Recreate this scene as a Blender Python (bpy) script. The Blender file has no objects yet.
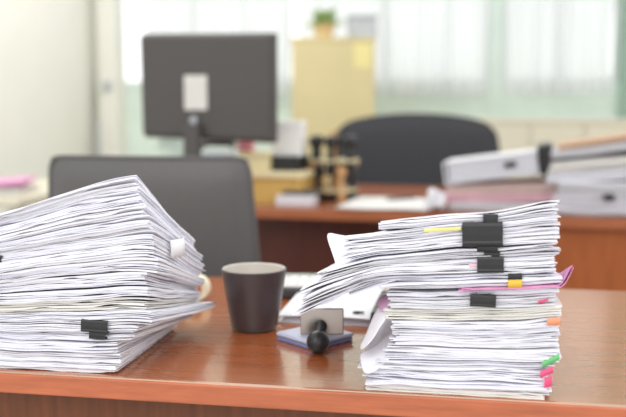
import bpy, bmesh, math, random
from mathutils import Vector, Matrix, noise
random.seed(7)
R = math.radians
sc = bpy.context.scene
COL = sc.collection

# ------------------------------------------------------------------ camera
F = 870.0; CZ = 1.061; YAW = R(10); PIT = math.atan(98.5/F)
FW = (-math.sin(YAW), math.cos(YAW)); RT = (math.cos(YAW), math.sin(YAW))
CP, SP = math.cos(PIT), math.sin(PIT)
def ray(px, py):
    a = (px-313)/F; b = (208.5-py)/F
    h = CP+b*SP; v = -SP+b*CP
    return RT[0]*a+FW[0]*h, RT[1]*a+FW[1]*h, v, h
def at(px, py, z=None, D=None, Y=None):
    x, y, v, h = ray(px, py)
    s = (z-CZ)/v if z is not None else (D/h if D is not None else Y/y)
    return Vector((x*s, y*s, CZ+v*s))

cam = bpy.data.cameras.new('camera')
co = bpy.data.objects.new('camera', cam); COL.objects.link(co)
co.location = (0, 0, CZ); co.rotation_euler = (math.pi/2-PIT, 0, YAW)
cam.sensor_width = 36; cam.lens = F/626*36
cam.clip_start = .05
cam.dof.use_dof = True; cam.dof.focus_distance = 1.01
cam.dof.aperture_fstop = 3.1
sc.camera = co

# ------------------------------------------------------------------ materials
def srgb(r, g, b):
    def c(v):
        v /= 255.0
        return v/12.92 if v <= .04045 else ((v+.055)/1.055)**2.4
    return (c(r), c(g), c(b), 1)
def mat(name, rgb, rough=.5, metal=0, var=.06, scale=30, bump=0, coat=0, coat_ior=1.5, coat_rough=.05, stretch=(1,1,1), ior=1.5, detail=3, spec=.5):
    m = bpy.data.materials.new(name); m.use_nodes = True
    nt = m.node_tree; N = nt.nodes; b = N['Principled BSDF']
    b.inputs['Roughness'].default_value = rough; b.inputs['Metallic'].default_value = metal
    b.inputs['IOR'].default_value = ior; b.inputs['Coat Weight'].default_value = coat; b.inputs['Coat IOR'].default_value = coat_ior; b.inputs['Coat Roughness'].default_value = coat_rough
    b.inputs['Specular IOR Level'].default_value = spec
    tc = N.new('ShaderNodeTexCoord'); mp = N.new('ShaderNodeMapping'); nz = N.new('ShaderNodeTexNoise')
    mp.inputs['Scale'].default_value = stretch
    nz.inputs['Scale'].default_value = scale; nz.inputs['Detail'].default_value = detail
    nt.links.new(tc.outputs['Object'], mp.inputs['Vector']); nt.links.new(mp.outputs['Vector'], nz.inputs['Vector'])
    rp = N.new('ShaderNodeValToRGB'); c = srgb(*rgb)
    rp.color_ramp.elements[0].position = .3; rp.color_ramp.elements[1].position = .7
    rp.color_ramp.elements[0].color = tuple(max(0, v*(1-var)) for v in c[:3])+(1,)
    rp.color_ramp.elements[1].color = tuple(min(1, v*(1+var)) for v in c[:3])+(1,)
    nt.links.new(nz.outputs['Fac'], rp.inputs['Fac']); nt.links.new(rp.outputs['Color'], b.inputs['Base Color'])
    if bump:
        bp = N.new('ShaderNodeBump'); bp.inputs['Strength'].default_value = bump; bp.inputs['Distance'].default_value = .002
        nt.links.new(nz.outputs['Fac'], bp.inputs['Height']); nt.links.new(bp.outputs['Normal'], b.inputs['Normal'])
    return m
M = {}
M['paper'] = mat('white_paper', (240,240,248), .85, var=.02, scale=60, bump=.15, spec=.2)
M['paper_warm'] = mat('cream_paper', (240,238,234), .85, var=.02, scale=60, bump=.15, spec=.2)
M['paper_grey'] = mat('greyish_paper', (230,230,236), .85, var=.03, scale=60, bump=.15, spec=.2)
M['pink'] = mat('pink_card', (238,172,214), .7, var=.06)
M['pale_pink'] = mat('pale_pink_paper', (234,192,204), .8, var=.06)
M['dusty'] = mat('dusty_pink_card', (226,200,194), .8, var=.06)
M['mauve'] = mat('mauve_paper', (214,170,204), .8, var=.1, scale=60)
M['yellow'] = mat('yellow_flag', (240,196,70), .6)
M['pale_yellow'] = mat('pale_yellow_paper', (240,228,150), .7)
M['orange'] = mat('orange_flag', (246,160,120), .6)
M['green'] = mat('green_flag', (110,195,125), .6)
M['hotpink'] = mat('hot_pink_flag', (238,90,135), .6)
M['clip'] = mat('black_clip', (38,38,40), .38, var=.15, scale=200)
M['wire'] = mat('clip_wire', (150,150,155), .3, metal=1)
M['wood'] = mat('desk_wood', (172,94,52), .16, var=.12, scale=9, stretch=(1,9,9), detail=6, ior=3.5)
M['wood'].node_tree.nodes['Principled BSDF'].inputs['Specular Tint'].default_value = (.95, 1, .86, 1)
M['wood_edge'] = mat('desk_edge_wood', (190,108,74), .3, var=.18, scale=14, stretch=(1,8,8), detail=6)
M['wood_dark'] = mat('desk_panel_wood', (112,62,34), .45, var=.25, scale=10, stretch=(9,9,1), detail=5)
M['wood2'] = mat('far_desk_wood', (150,88,58), .28, var=.15, scale=8, stretch=(1,8,8))
M['wood2_edge'] = mat('far_desk_edge', (176,104,68), .4, var=.12, scale=8, stretch=(1,8,8))
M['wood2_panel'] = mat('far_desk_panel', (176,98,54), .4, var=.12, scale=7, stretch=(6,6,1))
M['wood2_shaded'] = mat('far_desk_shaded_panel', (98,48,36), .45, var=.15, scale=7, stretch=(6,6,1))  # far desk wood with the shade behind the chair put into its colour
M['mug'] = mat('mug_glaze', (72,60,62), .35, var=.1, scale=40)
M['mug_in'] = mat('mug_inside', (208,202,192), .3, var=.02)
M['calc'] = mat('calculator_top', (214,212,210), .45, var=.03)
M['calc_dark'] = mat('calculator_body', (70,70,74), .45)
M['calc_screen'] = mat('calculator_screen', (150,158,146), .2)
M['key'] = mat('calculator_key', (238,236,234), .5)
M['folder_white'] = mat('folder_white', (238,238,242), .5, var=.03)
M['black'] = mat('black_plastic', (34,34,37), .35, var=.12, scale=60)
M['pad'] = mat('stamp_pad_case', (196,202,224), .35, var=.04)
M['pad_dark'] = mat('stamp_pad_base', (128,138,184), .4)
M['carton_white'] = mat('carton_white', (250,250,250), .6, var=.01)
M['plate'] = mat('stamp_plate', (172,162,156), .22, metal=.85, var=.06, scale=8)
M['ball'] = mat('stamp_knob', (44,44,47), .28, var=.25, scale=120, bump=.2)
M['cream'] = mat('cream_tape', (238,234,206), .5, var=.03)
M['leather'] = mat('grey_leather', (98,97,97), .5, var=.08, scale=160, bump=.35)
M['leather_dark'] = mat('charcoal_fabric', (66,68,73), .75, var=.1, scale=120, bump=.2)
M['metal'] = mat('chrome_metal', (190,190,192), .25, metal=1)
M['monitor'] = mat('monitor_plastic', (84,80,78), .5, var=.05, scale=90)
M['screen'] = mat('monitor_glass', (18,19,21), .15)
M['label'] = mat('white_label', (226,224,218), .6)
M['yellow_wood'] = mat('yellow_wood', (216,176,96), .5, var=.08, scale=6, stretch=(6,6,1))
M['light_wood'] = mat('pale_wood', (236,222,178), .45, var=.05, scale=6)
M['cabinet'] = mat('cabinet_yellow', (218,204,156), .55, var=.03, scale=5)
M['cabinet_trim'] = mat('cabinet_trim', (204,188,138), .5)
M['notice'] = mat('notice_paper', (238,226,158), .7)
M['wall'] = mat('white_wall_paint', (238,237,228), .9, var=.015, scale=4)
M['wall_green'] = mat('pale_green_wall_paint', (228,243,234), .9, var=.05, scale=5)
M['pillar'] = mat('pillar_green_paint', (190,220,204), .9, var=.02, scale=4)
M['floor'] = mat('grey_floor_tile', (176,170,160), .5, var=.06, scale=3)
M['frame'] = mat('window_frame', (232,236,234), .4, var=.02)
M['leaf'] = mat('plant_leaf', (160,186,120), .6, var=.2, scale=40)
M['pot'] = mat('plant_pot', (226,200,150), .6)
M['plasticgrey'] = mat('pale_grey_plastic', (186,192,198), .4)
M['mint'] = mat('mint_plastic', (220,238,224), .5, var=.05)
M['red'] = mat('red_plastic', (220,62,74), .45)
M['beige'] = mat('beige_laminate', (226,220,198), .5, var=.03)
M['tan'] = mat('tan_card', (206,170,140), .7)
M['stamp_wood'] = mat('stamp_wood', (206,160,110), .5)
M['rack'] = mat('rack_plastic', (214,200,160), .45)
M['darkgreen'] = mat('dark_green_frame', (150,178,162), .6)

def glass_mat():
    m = bpy.data.materials.new('window_glass'); m.use_nodes = True
    nt = m.node_tree; nt.nodes.clear(); N = nt.nodes
    o = N.new('ShaderNodeOutputMaterial'); t = N.new('ShaderNodeBsdfTransparent'); g = N.new('ShaderNodeBsdfGlossy'); mx = N.new('ShaderNodeMixShader')
    t.inputs[0].default_value = (.95,.97,.96,1); g.inputs['Roughness'].default_value = .02
    fr = N.new('ShaderNodeFresnel'); fr.inputs[0].default_value = 1.3
    nt.links.new(fr.outputs[0], mx.inputs[0]); nt.links.new(t.outputs[0], mx.inputs[1]); nt.links.new(g.outputs[0], mx.inputs[2]); nt.links.new(mx.outputs[0], o.inputs[0])
    return m
M['glass'] = glass_mat()
def sheer_mat(name, rgb, clear):
    m = bpy.data.materials.new(name); m.use_nodes = True
    nt = m.node_tree; nt.nodes.clear(); N = nt.nodes
    o = N.new('ShaderNodeOutputMaterial'); t = N.new('ShaderNodeBsdfTransparent'); d = N.new('ShaderNodeBsdfDiffuse'); l = N.new('ShaderNodeBsdfTranslucent')
    a = N.new('ShaderNodeMixShader'); b = N.new('ShaderNodeMixShader')
    d.inputs[0].default_value = srgb(*rgb); l.inputs[0].default_value = srgb(*rgb)
    tc = N.new('ShaderNodeTexCoord'); nz = N.new('ShaderNodeTexNoise'); nz.inputs['Scale'].default_value = 220
    mp = N.new('ShaderNodeMath'); mp.operation = 'MULTIPLY_ADD'; mp.inputs[1].default_value = .12; mp.inputs[2].default_value = clear-.06
    nt.links.new(tc.outputs['Object'], nz.inputs['Vector']); nt.links.new(nz.outputs['Fac'], mp.inputs[0])
    a.inputs[0].default_value = .6
    nt.links.new(d.outputs[0], a.inputs[1]); nt.links.new(l.outputs[0], a.inputs[2])
    nt.links.new(mp.outputs[0], b.inputs[0]); nt.links.new(a.outputs[0], b.inputs[1]); nt.links.new(t.outputs[0], b.inputs[2])
    nt.links.new(b.outputs[0], o.inputs[0])
    return m
M['sheer'] = sheer_mat('sheer_curtain', (240,241,243), .13)

# ------------------------------------------------------------------ mesh helpers
class MB:
    def __init__(self): self.v = []; self.f = []
    def quadgrid(self, P, closed_u=False):
        """P: rows of points -> quads"""
        b = len(self.v); n = len(P[0])
        for r in P: self.v += [tuple(p) for p in r]
        for i in range(len(P)-1):
            for j in range(n if closed_u else n-1):
                k = (j+1) % n
                self.f.append((b+i*n+j, b+i*n+k, b+(i+1)*n+k, b+(i+1)*n+j))
        return b
    def slab(self, fn, nu, nv, th):
        """closed thin slab: fn(a,b)->top point for a,b in 0..1; thickness th downwards (number or fn)"""
        b = len(self.v); n = nu+1; m = nv+1
        T = [[fn(i/nu, j/nv) for i in range(n)] for j in range(m)]
        for r in T: self.v += [tuple(p) for p in r]
        for j in range(m):
            for i in range(n):
                p = T[j][i]; t = th(i/nu, j/nv) if callable(th) else th
                self.v.append((p[0], p[1], p[2]-t))
        o = n*m
        for j in range(nv):
            for i in range(nu):
                a = b+j*n+i
                self.f.append((a, a+1, a+n+1, a+n)); self.f.append((a+o, a+o+n, a+o+n+1, a+o+1))
        for i in range(nu):
            a = b+i; self.f.append((a, a+o, a+o+1, a+1))
            a = b+nv*n+i; self.f.append((a, a+1, a+o+1, a+o))
        for j in range(nv):
            a = b+j*n; self.f.append((a, a+n, a+o+n, a+o))
            a = b+j*n+nu; self.f.append((a, a+o, a+o+n, a+n))
        return self
    def box(self, c, s, rot=None, bev=0, seg=2):
        bm = bmesh.new(); bmesh.ops.create_cube(bm, size=1)
        bmesh.ops.scale(bm, vec=Vector(s), verts=bm.verts)
        if bev: bmesh.ops.bevel(bm, geom=bm.edges[:], offset=min(bev, min(s)*.45), segments=seg, profile=.5, affect='EDGES')
        if rot: bmesh.ops.rotate(bm, matrix=rot, verts=bm.verts)
        bmesh.ops.translate(bm, vec=Vector(c), verts=bm.verts)
        return self._take(bm)
    def bb(self, x0, x1, y0, y1, z0, z1, bev=0): return self.box(((x0+x1)/2, (y0+y1)/2, (z0+z1)/2), (x1-x0, y1-y0, z1-z0), bev=bev)
    def _take(self, bm):
        bm.verts.index_update(); b = len(self.v)
        self.v += [tuple(v.co) for v in bm.verts]
        self.f += [tuple(b+v.index for v in f.verts) for f in bm.faces]
        bm.free(); return self
    def lathe(self, prof, c=(0,0,0), n=32, rot=None, cap=True):
        rows = []
        for r, z in prof:
            rows.append([Vector((r*math.cos(2*math.pi*k/n), r*math.sin(2*math.pi*k/n), z)) for k in range(n)])
        if rot: rows = [[rot @ p for p in r] for r in rows]
        rows = [[p+Vector(c) for p in r] for r in rows]
        b = self.quadgrid(rows, True)
        if cap and prof[0][0] > 1e-5 and prof[0] != prof[-1]: self.f.append(tuple(range(b+n-1, b-1, -1)))
        if cap and prof[-1][0] > 1e-5 and prof[0] != prof[-1]: e = b+(len(prof)-1)*n; self.f.append(tuple(range(e, e+n)))
        return self
    def tube(self, pts, r, n=8, closed=False):
        pts = [Vector(p) for p in pts]; rows = []; L = len(pts); up = Vector((0,0,1))
        for i, p in enumerate(pts):
            a = pts[(i-1) % L] if (closed or i > 0) else p; c = pts[(i+1) % L] if (closed or i < L-1) else p
            t = (c-a).normalized(); s = t.cross(up)
            if s.length < .05: s = t.cross(Vector((1,0,0)))
            s.normalize(); w = s.cross(t); rr = r[i] if isinstance(r, (list, tuple)) else r
            rows.append([p+(s*math.cos(2*math.pi*k/n)+w*math.sin(2*math.pi*k/n))*rr for k in range(n)])
        if closed: rows.append(rows[0])
        b = self.quadgrid(rows, True)
        if not closed:
            self.f.append(tuple(range(b+n-1, b-1, -1))); e = b+(len(rows)-1)*n; self.f.append(tuple(range(e, e+n)))
        return self
    def build(self, name, m, parent=None, smooth=False, loc=(0,0,0), rz=0, local=False):
        """vertices are world coordinates relative to loc unless local"""
        me = bpy.data.meshes.new(name)
        L = Vector(loc)
        me.from_pydata([tuple(Vector(v)-L) for v in self.v] if (not local) else self.v, [], self.f); me.update()
        bm = bmesh.new(); bm.from_mesh(me); bmesh.ops.remove_doubles(bm, verts=bm.verts, dist=1e-6); bmesh.ops.recalc_face_normals(bm, faces=bm.faces); bm.to_mesh(me); bm.free()
        me.materials.append(M[m] if isinstance(m, str) else m)
        o = bpy.data.objects.new(name, me); COL.objects.link(o)
        o.location = L; o.rotation_euler.z = rz
        if smooth:
            me.polygons.foreach_set('use_smooth', [True]*len(me.polygons))
            md = None
            try: me.set_sharp_from_angle(angle=R(40))
            except Exception: pass
        if parent is not None: o.parent = parent
        return o
def tag(o, label, cat, group=None, kind=None):
    o['label'] = label; o['category'] = cat
    if group: o['group'] = group
    if kind: o['kind'] = kind
    return o
def thing(name, label, cat, loc=(0,0,0), rz=0, group=None):
    o = bpy.data.objects.new(name, None); COL.objects.link(o); o.empty_display_size = .05
    o.location = loc; o.rotation_euler.z = rz
    return tag(o, label, cat, group)
def struct(name, mb, m, parent=None, smooth=False):
    o = mb.build(name, m, parent, smooth)
    if parent is None: o['kind'] = 'structure'
    return o
def nz(x, y, z): return noise.noise(Vector((x, y, z)))

# ------------------------------------------------------------------ setting
struct('floor', MB().bb(-4.5, 4.0, -1.5, 6.6, -.05, 0), 'floor')
WY = 6.0
SILL = at(450, 84, Y=WY)[2]
xl = at(97, 60, Y=WY)[0]
struct('wall_left', MB().bb(xl-.15, xl, 2.2, WY+.2, 0, 2.9), 'wall')
pA = at(489, 60, Y=WY)[0]; pB = at(502, 60, Y=WY)[0]
pC = at(617, 60, Y=WY)[0]
w = MB(); w.bb(xl, 3.6, WY, WY+.18, 0, SILL)
w.bb(xl, 3.6, WY, WY+.18, 2.45, 2.9)
w.bb(pA, pB, WY-.02, WY+.18, 0, 2.9); w.bb(pC+.16, 3.6, WY, WY+.18, SILL, 2.45)
struct('wall_back', w, 'wall_green')
struct('trim_1', MB().bb(xl, 3.6, WY-.012, WY+.02, SILL-.03, SILL, .004), 'wall_green')
struct('trim_2', MB().bb(pC+.02, pC+.14, WY-.05, WY+.16, 0, 2.9, .01), 'darkgreen')
def window(name, x0, x1, z0, z1, nx):
    fr = MB(); y0, y1 = WY+.05, WY+.1; t = .035
    fr.bb(x0, x1, y0, y1, z0, z0+t); fr.bb(x0, x1, y0, y1, z1-t, z1)
    for k in range(nx+1):
        xx = x0+(x1-x0-t)*k/nx; fr.bb(xx, xx+t, y0, y1, z0+t, z1-t)
    e = fr.build(name, 'frame'); e['kind'] = 'structure'
    MB().bb(x0+.01, x1-.01, y0+.02, y0+.028, z0+.01, z1-.01).build('pane', 'glass', e)
window('window_1', xl, pA, SILL, 2.45, 4)
window('window_2', pB, pC+.02, SILL, 2.45, 2)

def curtain(x0, x1, z0, z1, label, folds, seed, y=WY-.12):
    rnd = random.Random(seed); n = int(max(24, folds*10)); rows = []
    ph = [rnd.uniform(-.5,.5) for _ in range(40)]
    c = thing('curtain', label, 'curtain', ((x0+x1)/2, y, z0), 0, 'sheer curtains in the window wall')
    for j in range(7):
        z = z0+(z1-z0)*j/6; r = []
        for i in range(n+1):
            a = i/n; xx = x0+(x1-x0)*a
            amp = (.022+.014*math.sin(a*9+seed))*(1+.5*math.sin(a*23+seed*2))
            r.append((xx+.008*math.sin(j*1.3+i*.4), y+amp*math.sin(a*folds*2*math.pi+.5*math.sin(a*5+seed)+.15*j), z))
        rows.append(r)
    m = MB(); m.quadgrid(rows)
    o = m.build('drape', 'sheer', None, True, c.location); o.location = (0,0,0); o.parent = c
    h = MB(); h.tube([(x0+.004-c.location[0], 0, z1-z0+.01), (x1-.004-c.location[0], 0, z1-z0+.01)], .012)
    h.build('curtain_rail', 'metal', c)
XW = lambda px: at(px, 60, Y=WY-.12)[0]
curtain(XW(103), XW(121), SILL+.25, 2.4, 'narrow gathered white curtain beside the left wall corner', 2, 1)
curtain(XW(146), XW(291), SILL-.08, 2.4, 'white sheer curtain hanging behind the computer monitor', 9, 2)
curtain(XW(300), XW(384), SILL-.08, 2.4, 'white sheer curtain hanging behind the tall yellow cabinet', 5, 5)
curtain(XW(386), XW(488), SILL-.08, 2.4, 'white sheer curtain between the yellow cabinet and the green pillar', 7, 3)
curtain(XW(503), XW(612), SILL-.08, 2.4, 'white sheer curtain to the right of the green pillar', 7, 4)

# white column and its fittings in the far left corner
x0 = at(98, 60, Y=5.85)[0]; x1 = at(117, 60, Y=5.85)[0]
struct('trim_3', MB().bb(x0, x1, 5.84, WY, 0, 2.9, .004), 'wall')
p = at(107, 86, Y=5.82); t = thing('thermostat', 'small grey thermostat on the white column in the far left corner', 'thermostat', p)
MB().box((0, 0, 0), (.05, .03, .07), bev=.008).build('case', 'plasticgrey', t, loc=(0,0,0), local=True)
MB().lathe([(.012,0),(.012,.012),(.009,.016)], (0,-.014,.005), 16, Matrix.Rotation(R(90),3,'X')).build('dial', 'metal', t, local=True)
p0 = at(97.5, 120, Y=5.75); 
t = thing('floor_stand', 'thin grey post standing at the foot of the white wall corner', 'stand', (p0[0], 5.75, 0))
MB().tube([(0,0,.02),(0,0,p0[2])], .012).build('post', 'plasticgrey', t, True, local=True)
MB().lathe([(.09,0),(.09,.012),(.02,.03),(.012,.035)], n=24).build('base', 'plasticgrey', t, True, local=True)

# ------------------------------------------------------------------ near desk
DZ = .75; DY0 = .931; DY1 = 1.552
t = thing('office_desk', 'glossy orange-brown wooden desk in the foreground carrying both tall paper stacks', 'desk', (-.1, DY0, 0))
def dpart(name, m, mb, b=False): o = mb.build(name, m, t, False, t.location); o.location = (0,0,0); return o
mb = MB(); mb.bb(-1.15, .85, DY0+.004, DY1, DZ-.026, DZ, .003); dpart('tabletop', 'wood', mb)
mb = MB(); mb.bb(-1.15, .85, DY0, DY0+.0045, DZ-.026, DZ-.0015, .002); dpart('edge_band', 'wood_edge', mb)
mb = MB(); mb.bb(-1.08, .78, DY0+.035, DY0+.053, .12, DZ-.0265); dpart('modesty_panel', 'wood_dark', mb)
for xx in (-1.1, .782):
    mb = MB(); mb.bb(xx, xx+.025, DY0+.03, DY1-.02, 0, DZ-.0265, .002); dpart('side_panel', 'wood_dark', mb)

# ------------------------------------------------------------------ paper stacks
def make_bundle(name, label, group, S, t0, t1, u0, u1, v0, v1, rot=0, m='paper', leaf=.0011, seed=0, nu=16, nv=7, pivot=None, gap=.0009, jit=.0012, cat='paper bundle', wild=1.0, lift=None, jl=.0012):
    """S: stack dict(o origin, prof(u,v,t), warp(u,v,t)); one mesh holding the bundle's leaves"""
    rnd = random.Random(seed*17+3)
    lay = []; q = t0
    while q < t1-gap-.0003:
        dl = leaf*rnd.choice((.6, .8, .8, 1, 1.1, 1.6, 2.2, 2.8)); dl = min(dl, t1-gap-q)
        g_ = rnd.choices((.99, .93, .7), (.55, .33, .12))[0]
        lay.append((q, dl*g_)); q += dl
    n = len(lay)
    mb = MB(); ox, oy, oz = S['o']
    pu, pv = pivot or (u1, v0)
    cr, sr = math.cos(R(rot)), math.sin(R(rot))
    for i in range(n):
        t_, th = lay[i]
        du, dv = rnd.gauss(0, jit), rnd.gauss(0, jit); du2 = rnd.gauss(0, jl)
        if rnd.random() < .12: dv -= rnd.uniform(0, .003)*wild; du += rnd.uniform(-.004, .004)*wild
        rr = R(rnd.gauss(0, .35)); s1, s2 = rnd.uniform(0, 90), rnd.uniform(0, 90)
        c2, q2 = math.cos(rr), math.sin(rr)
        curl = rnd.gauss(0, .0009)*wild; curlr = rnd.gauss(0, .0009)*wild; fan = -abs(rnd.gauss(0, .004)) if u0 < -.02 else 0
        def pos(a, b):
            u = u0+du2+(u1+du-u0-du2)*a; v = v0+dv+(v1-v0)*b
            # wavy cut of the edge
            v += .0006*nz(u*40, s1, 0)*(1-b); u += .0006*nz(v*40, s2, 3)*(1 if a > .5 else -1)
            x, y = u-pu, v-pv
            x, y = x*c2-y*q2, x*q2+y*c2
            u, v = pu+x*cr-y*sr, pv+x*sr+y*cr
            z = t_*S['prof'](u, v, t_)+S['warp'](u, v, t_)
            e = max(0, 1-b*4); z += .00045*wild*nz(u*28+s1, v*9, t_*40)*(.4+e)
            z += curl*max(0, a-.8)*5*e + curlr*max(0, .2-a)*5*e
            z += fan*max(0, .4-a)/.4
            if lift: z += lift(a, b, i/max(1, n-1))
            return (ox+u, oy+v, max(z, t0*.0)+oz)
        thf = lambda a, b: th*max(.3, 1.0-1.15*max(0, nz((u0+(u1-u0)*a)*34+s2, b*5, s1)-.12)*wild)
        mb.slab(lambda a, b: (lambda p: (p[0], p[1], p[2]+th))(pos(a, b)), nu, nv, thf)
    cx = ox+(u0+u1)/2; cy = oy+(v0+v1)/2
    o = mb.build(name, m, None, False, (cx, cy, oz+t0*S['prof']((u0+u1)/2, (v0+v1)/2, t0)))
    return tag(o, label, cat, group)

def child(o, name, m, mb, label=None, smooth=False):
    c = mb.build(name, m, o, smooth, o.location); c.location = (0,0,0)
    if label: c['label'] = label
    return c

# ---- right stack
RO = Vector((-.103, .942, DZ))
def lerp(tab, t):
    if t <= tab[0][0]: return tab[0][1]
    for (a, va), (b, vb) in zip(tab, tab[1:]):
        if t <= b: return va+(vb-va)*(t-a)/(b-a)
    return tab[-1][1]
def prof_r(u, v, t):
    k = .9+.09*max(0, min(1.15, u/.17)); g = max(0, min(1, v/.28))
    return k*(1-(.04+.18*t/.2)*g)
def warp_r(u, v, t):
    z = .0024*nz(u*16, v*8, t*22)*min(1, t*60)
    # sagging middle layers, droop over the left side
    z -= .0035*math.sin(math.pi*max(0, min(1, (u-.0)/.2)))*math.exp(-((t-.085)/.03)**2)
    w = .012-u
    k = lerp([(0,0),(.10,.0),(.115,.42),(.135,.5),(.15,.46),(.17,.3),(.19,.12),(.21,.05)], t)
    if w > 0: z -= k*(w*w/(w+.03))*1.0
    return z
SR = dict(o=RO, prof=prof_r, warp=warp_r)
ys = [211,222,246,251,257,271,279,287,290.5,296,306,317,331,346,360,371,381,390,396.5]
ts = [max(0, (at(480, y, Y=.942)[2]-DZ)) for y in ys]
sc_r = prof_r(.12, 0, .2)
ts = [a/sc_r for a in ts]; ts[-1] = 0
GR = 'paper bundles of the right stack'
RB = [ # label, right end u, left end u, front dv, rot, depth, material
 ('topmost thin white paper bundle of the right stack, held by the uppermost small clip', .198, .010, .006, 1.2, .27, 'paper', 'paper_bundle'),
 ('thick white bundle near the top of the right stack, gripped by the widest black clip', .200, -.030, .0, 0, .27, 'paper', 'paper_bundle'),
 ('thin white bundle just under the widest clip in the right stack', .197, -.045, .002, 1.5, .25, 'paper', 'paper_bundle'),
 ('very thin greyish bundle, fourth from the top of the right stack, with sagging left pages', .203, -.055, .004, 3, .24, 'paper_grey', 'paper_bundle'),
 ('white bundle, fifth from the top of the right stack, with drooping left pages', .198, -.075, .001, 2, .21, 'paper', 'paper_bundle'),
 ('white bundle, sixth from the top of the right stack, with the lowest-drooping left pages', .200, -.082, .0, -2, .21, 'paper', 'paper_bundle'),
 ('white bundle carrying the small yellow flag in the right stack', .205, .012, .0, .8, .26, 'paper', 'paper_bundle'),
 ('thin bright pink folder whose corner curls out of the right stack', .203, .10, -.002, .5, .26, 'pink', 'paper_folder'),
 ('thin white bundle directly below the pink folder in the right stack', .202, .018, .003, -1, .26, 'paper', 'paper_bundle'),
 ('greyish bundle gripped by the lowest black clip of the right stack', .200, .022, .001, .6, .27, 'paper_grey', 'paper_bundle'),
 ('cream-white smooth bundle just below the lowest clip of the right stack', .206, .018, .002, -.5, .27, 'paper_warm', 'paper_bundle'),
 ('white bundle with the orange flag at its right end in the right stack', .203, .026, .0, 0, .26, 'paper', 'paper_bundle'),
 ('white bundle of uneven sheets, sixth from the bottom of the right stack', .204, .026, .002, .6, .27, 'paper', 'paper_bundle'),
 ('white bundle, fifth from the bottom of the right stack, above the dark gap', .204, .020, -.001, -.6, .27, 'paper', 'paper_bundle'),
 ('white bundle with the green flag on its right corner in the right stack', .196, .010, .004, 1, .27, 'paper', 'paper_bundle'),
 ('white bundle with the pink flags on its right corner in the right stack', .192, -.004, .002, -.8, .27, 'paper', 'paper_bundle'),
 ('white ragged bundle, second from the bottom of the right stack', .196, .000, .0, .4, .27, 'paper', 'paper_bundle'),
 ('lowest thin paper bundle of the right stack, lying on the orange-brown desk', .190, -.002, -.001, 0, .27, 'paper_warm', 'paper_bundle'),
]
rb = []
for i, (lab, ur, ul, dv, rot, L, m, nm) in enumerate(RB):
    t1, t0 = ts[i], ts[i+1]
    lf = None
    if nm == 'paper_folder':
        lf = lambda a, b, k: max(0, a-.9)**1.4*.55*max(0, 1-b*2.2)
        ur += .014
    elif i == 0:
        lf = lambda a, b, k: .006*max(0, a-.6)*2.5*k*max(0, 1-b*1.5)
    wild = 1.5 if i in (12, 4, 5, 15, 16) else 1.0
    o = make_bundle(nm, lab, GR, SR, t0, t1 - (.0016 if i in (2, 5, 11, 13, 14, 15, 16) else 0), ul, ur, dv, dv+L, rot, m, seed=i+1, nu=34 if ul < -.02 else 28, nv=8, lift=lf, wild=wild,
                    cat='folder' if nm == 'paper_folder' else 'paper bundle', jl=.0035 if i in (1,2,3,4,5,12,14,15,16) else .0015, leaf=.0012 if i in (10,) else .00115)
    rb.append(o)

def flag(o, m, label, px0, px1, py0, py1, Y, tilt=0, name='sticky_flag', out=.004, shear=0):
    a = at(px0, py1, Y=Y); b = at(px1, py0, Y=Y); w, h = b[0]-a[0], b[2]-a[2]
    mb = MB()
    def fn(s, q):
        x = a[0]+w*s; z = a[2]+h*q+tilt*w*s
        return (x+shear*q*h, Y-out*math.sin(q*math.pi*.9)*.6-.0006, z)
    # thin upright card: front grid, back grid
    n = 5; P = [[fn(i/n, j/n) for i in range(n+1)] for j in range(n+1)]
    mb.quadgrid(P); Q = [[(p[0], p[1]+.0012, p[2]) for p in r] for r in P]; mb.quadgrid(Q[::-1])
    for seq in ([(0,i) for i in range(n+1)], [(n,i) for i in range(n+1)], [(i,0) for i in range(n+1)], [(i,n) for i in range(n+1)]):
        mb.quadgrid([[P[i][j] for i, j in seq], [Q[i][j] for i, j in seq]])
    return child(o, name, m, mb, label)
flag(rb[6], 'yellow', 'yellow sticky flag', 508, 522, 280, 288, .939, .1)
flag(rb[4], 'pale_pink', 'pale pink sticky flag', 469, 477, 264, 269, .941, .1)
flag(rb[11], 'orange', 'orange sticky flag', 547, 560, 319, 326, .94, .15)
flag(rb[14], 'green', 'green sticky flag', 542, 559, 362, 368, .942, .55)
flag(rb[15], 'hotpink', 'hot pink sticky flag', 540, 553, 372, 378, .94, .5)
flag(rb[15], 'hotpink', 'hot pink sticky flag', 544, 552, 378, 388, .94, .3)
flag(rb[1], 'pale_yellow', 'pale yellow sheet edge', 424, 461, 229.6, 232.4, .9385, .08, 'sheet_edge', out=.001)
flag(rb[8], 'hotpink', 'small pink sticky flag', 538, 548, 301, 303.5, .941, .3)

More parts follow.
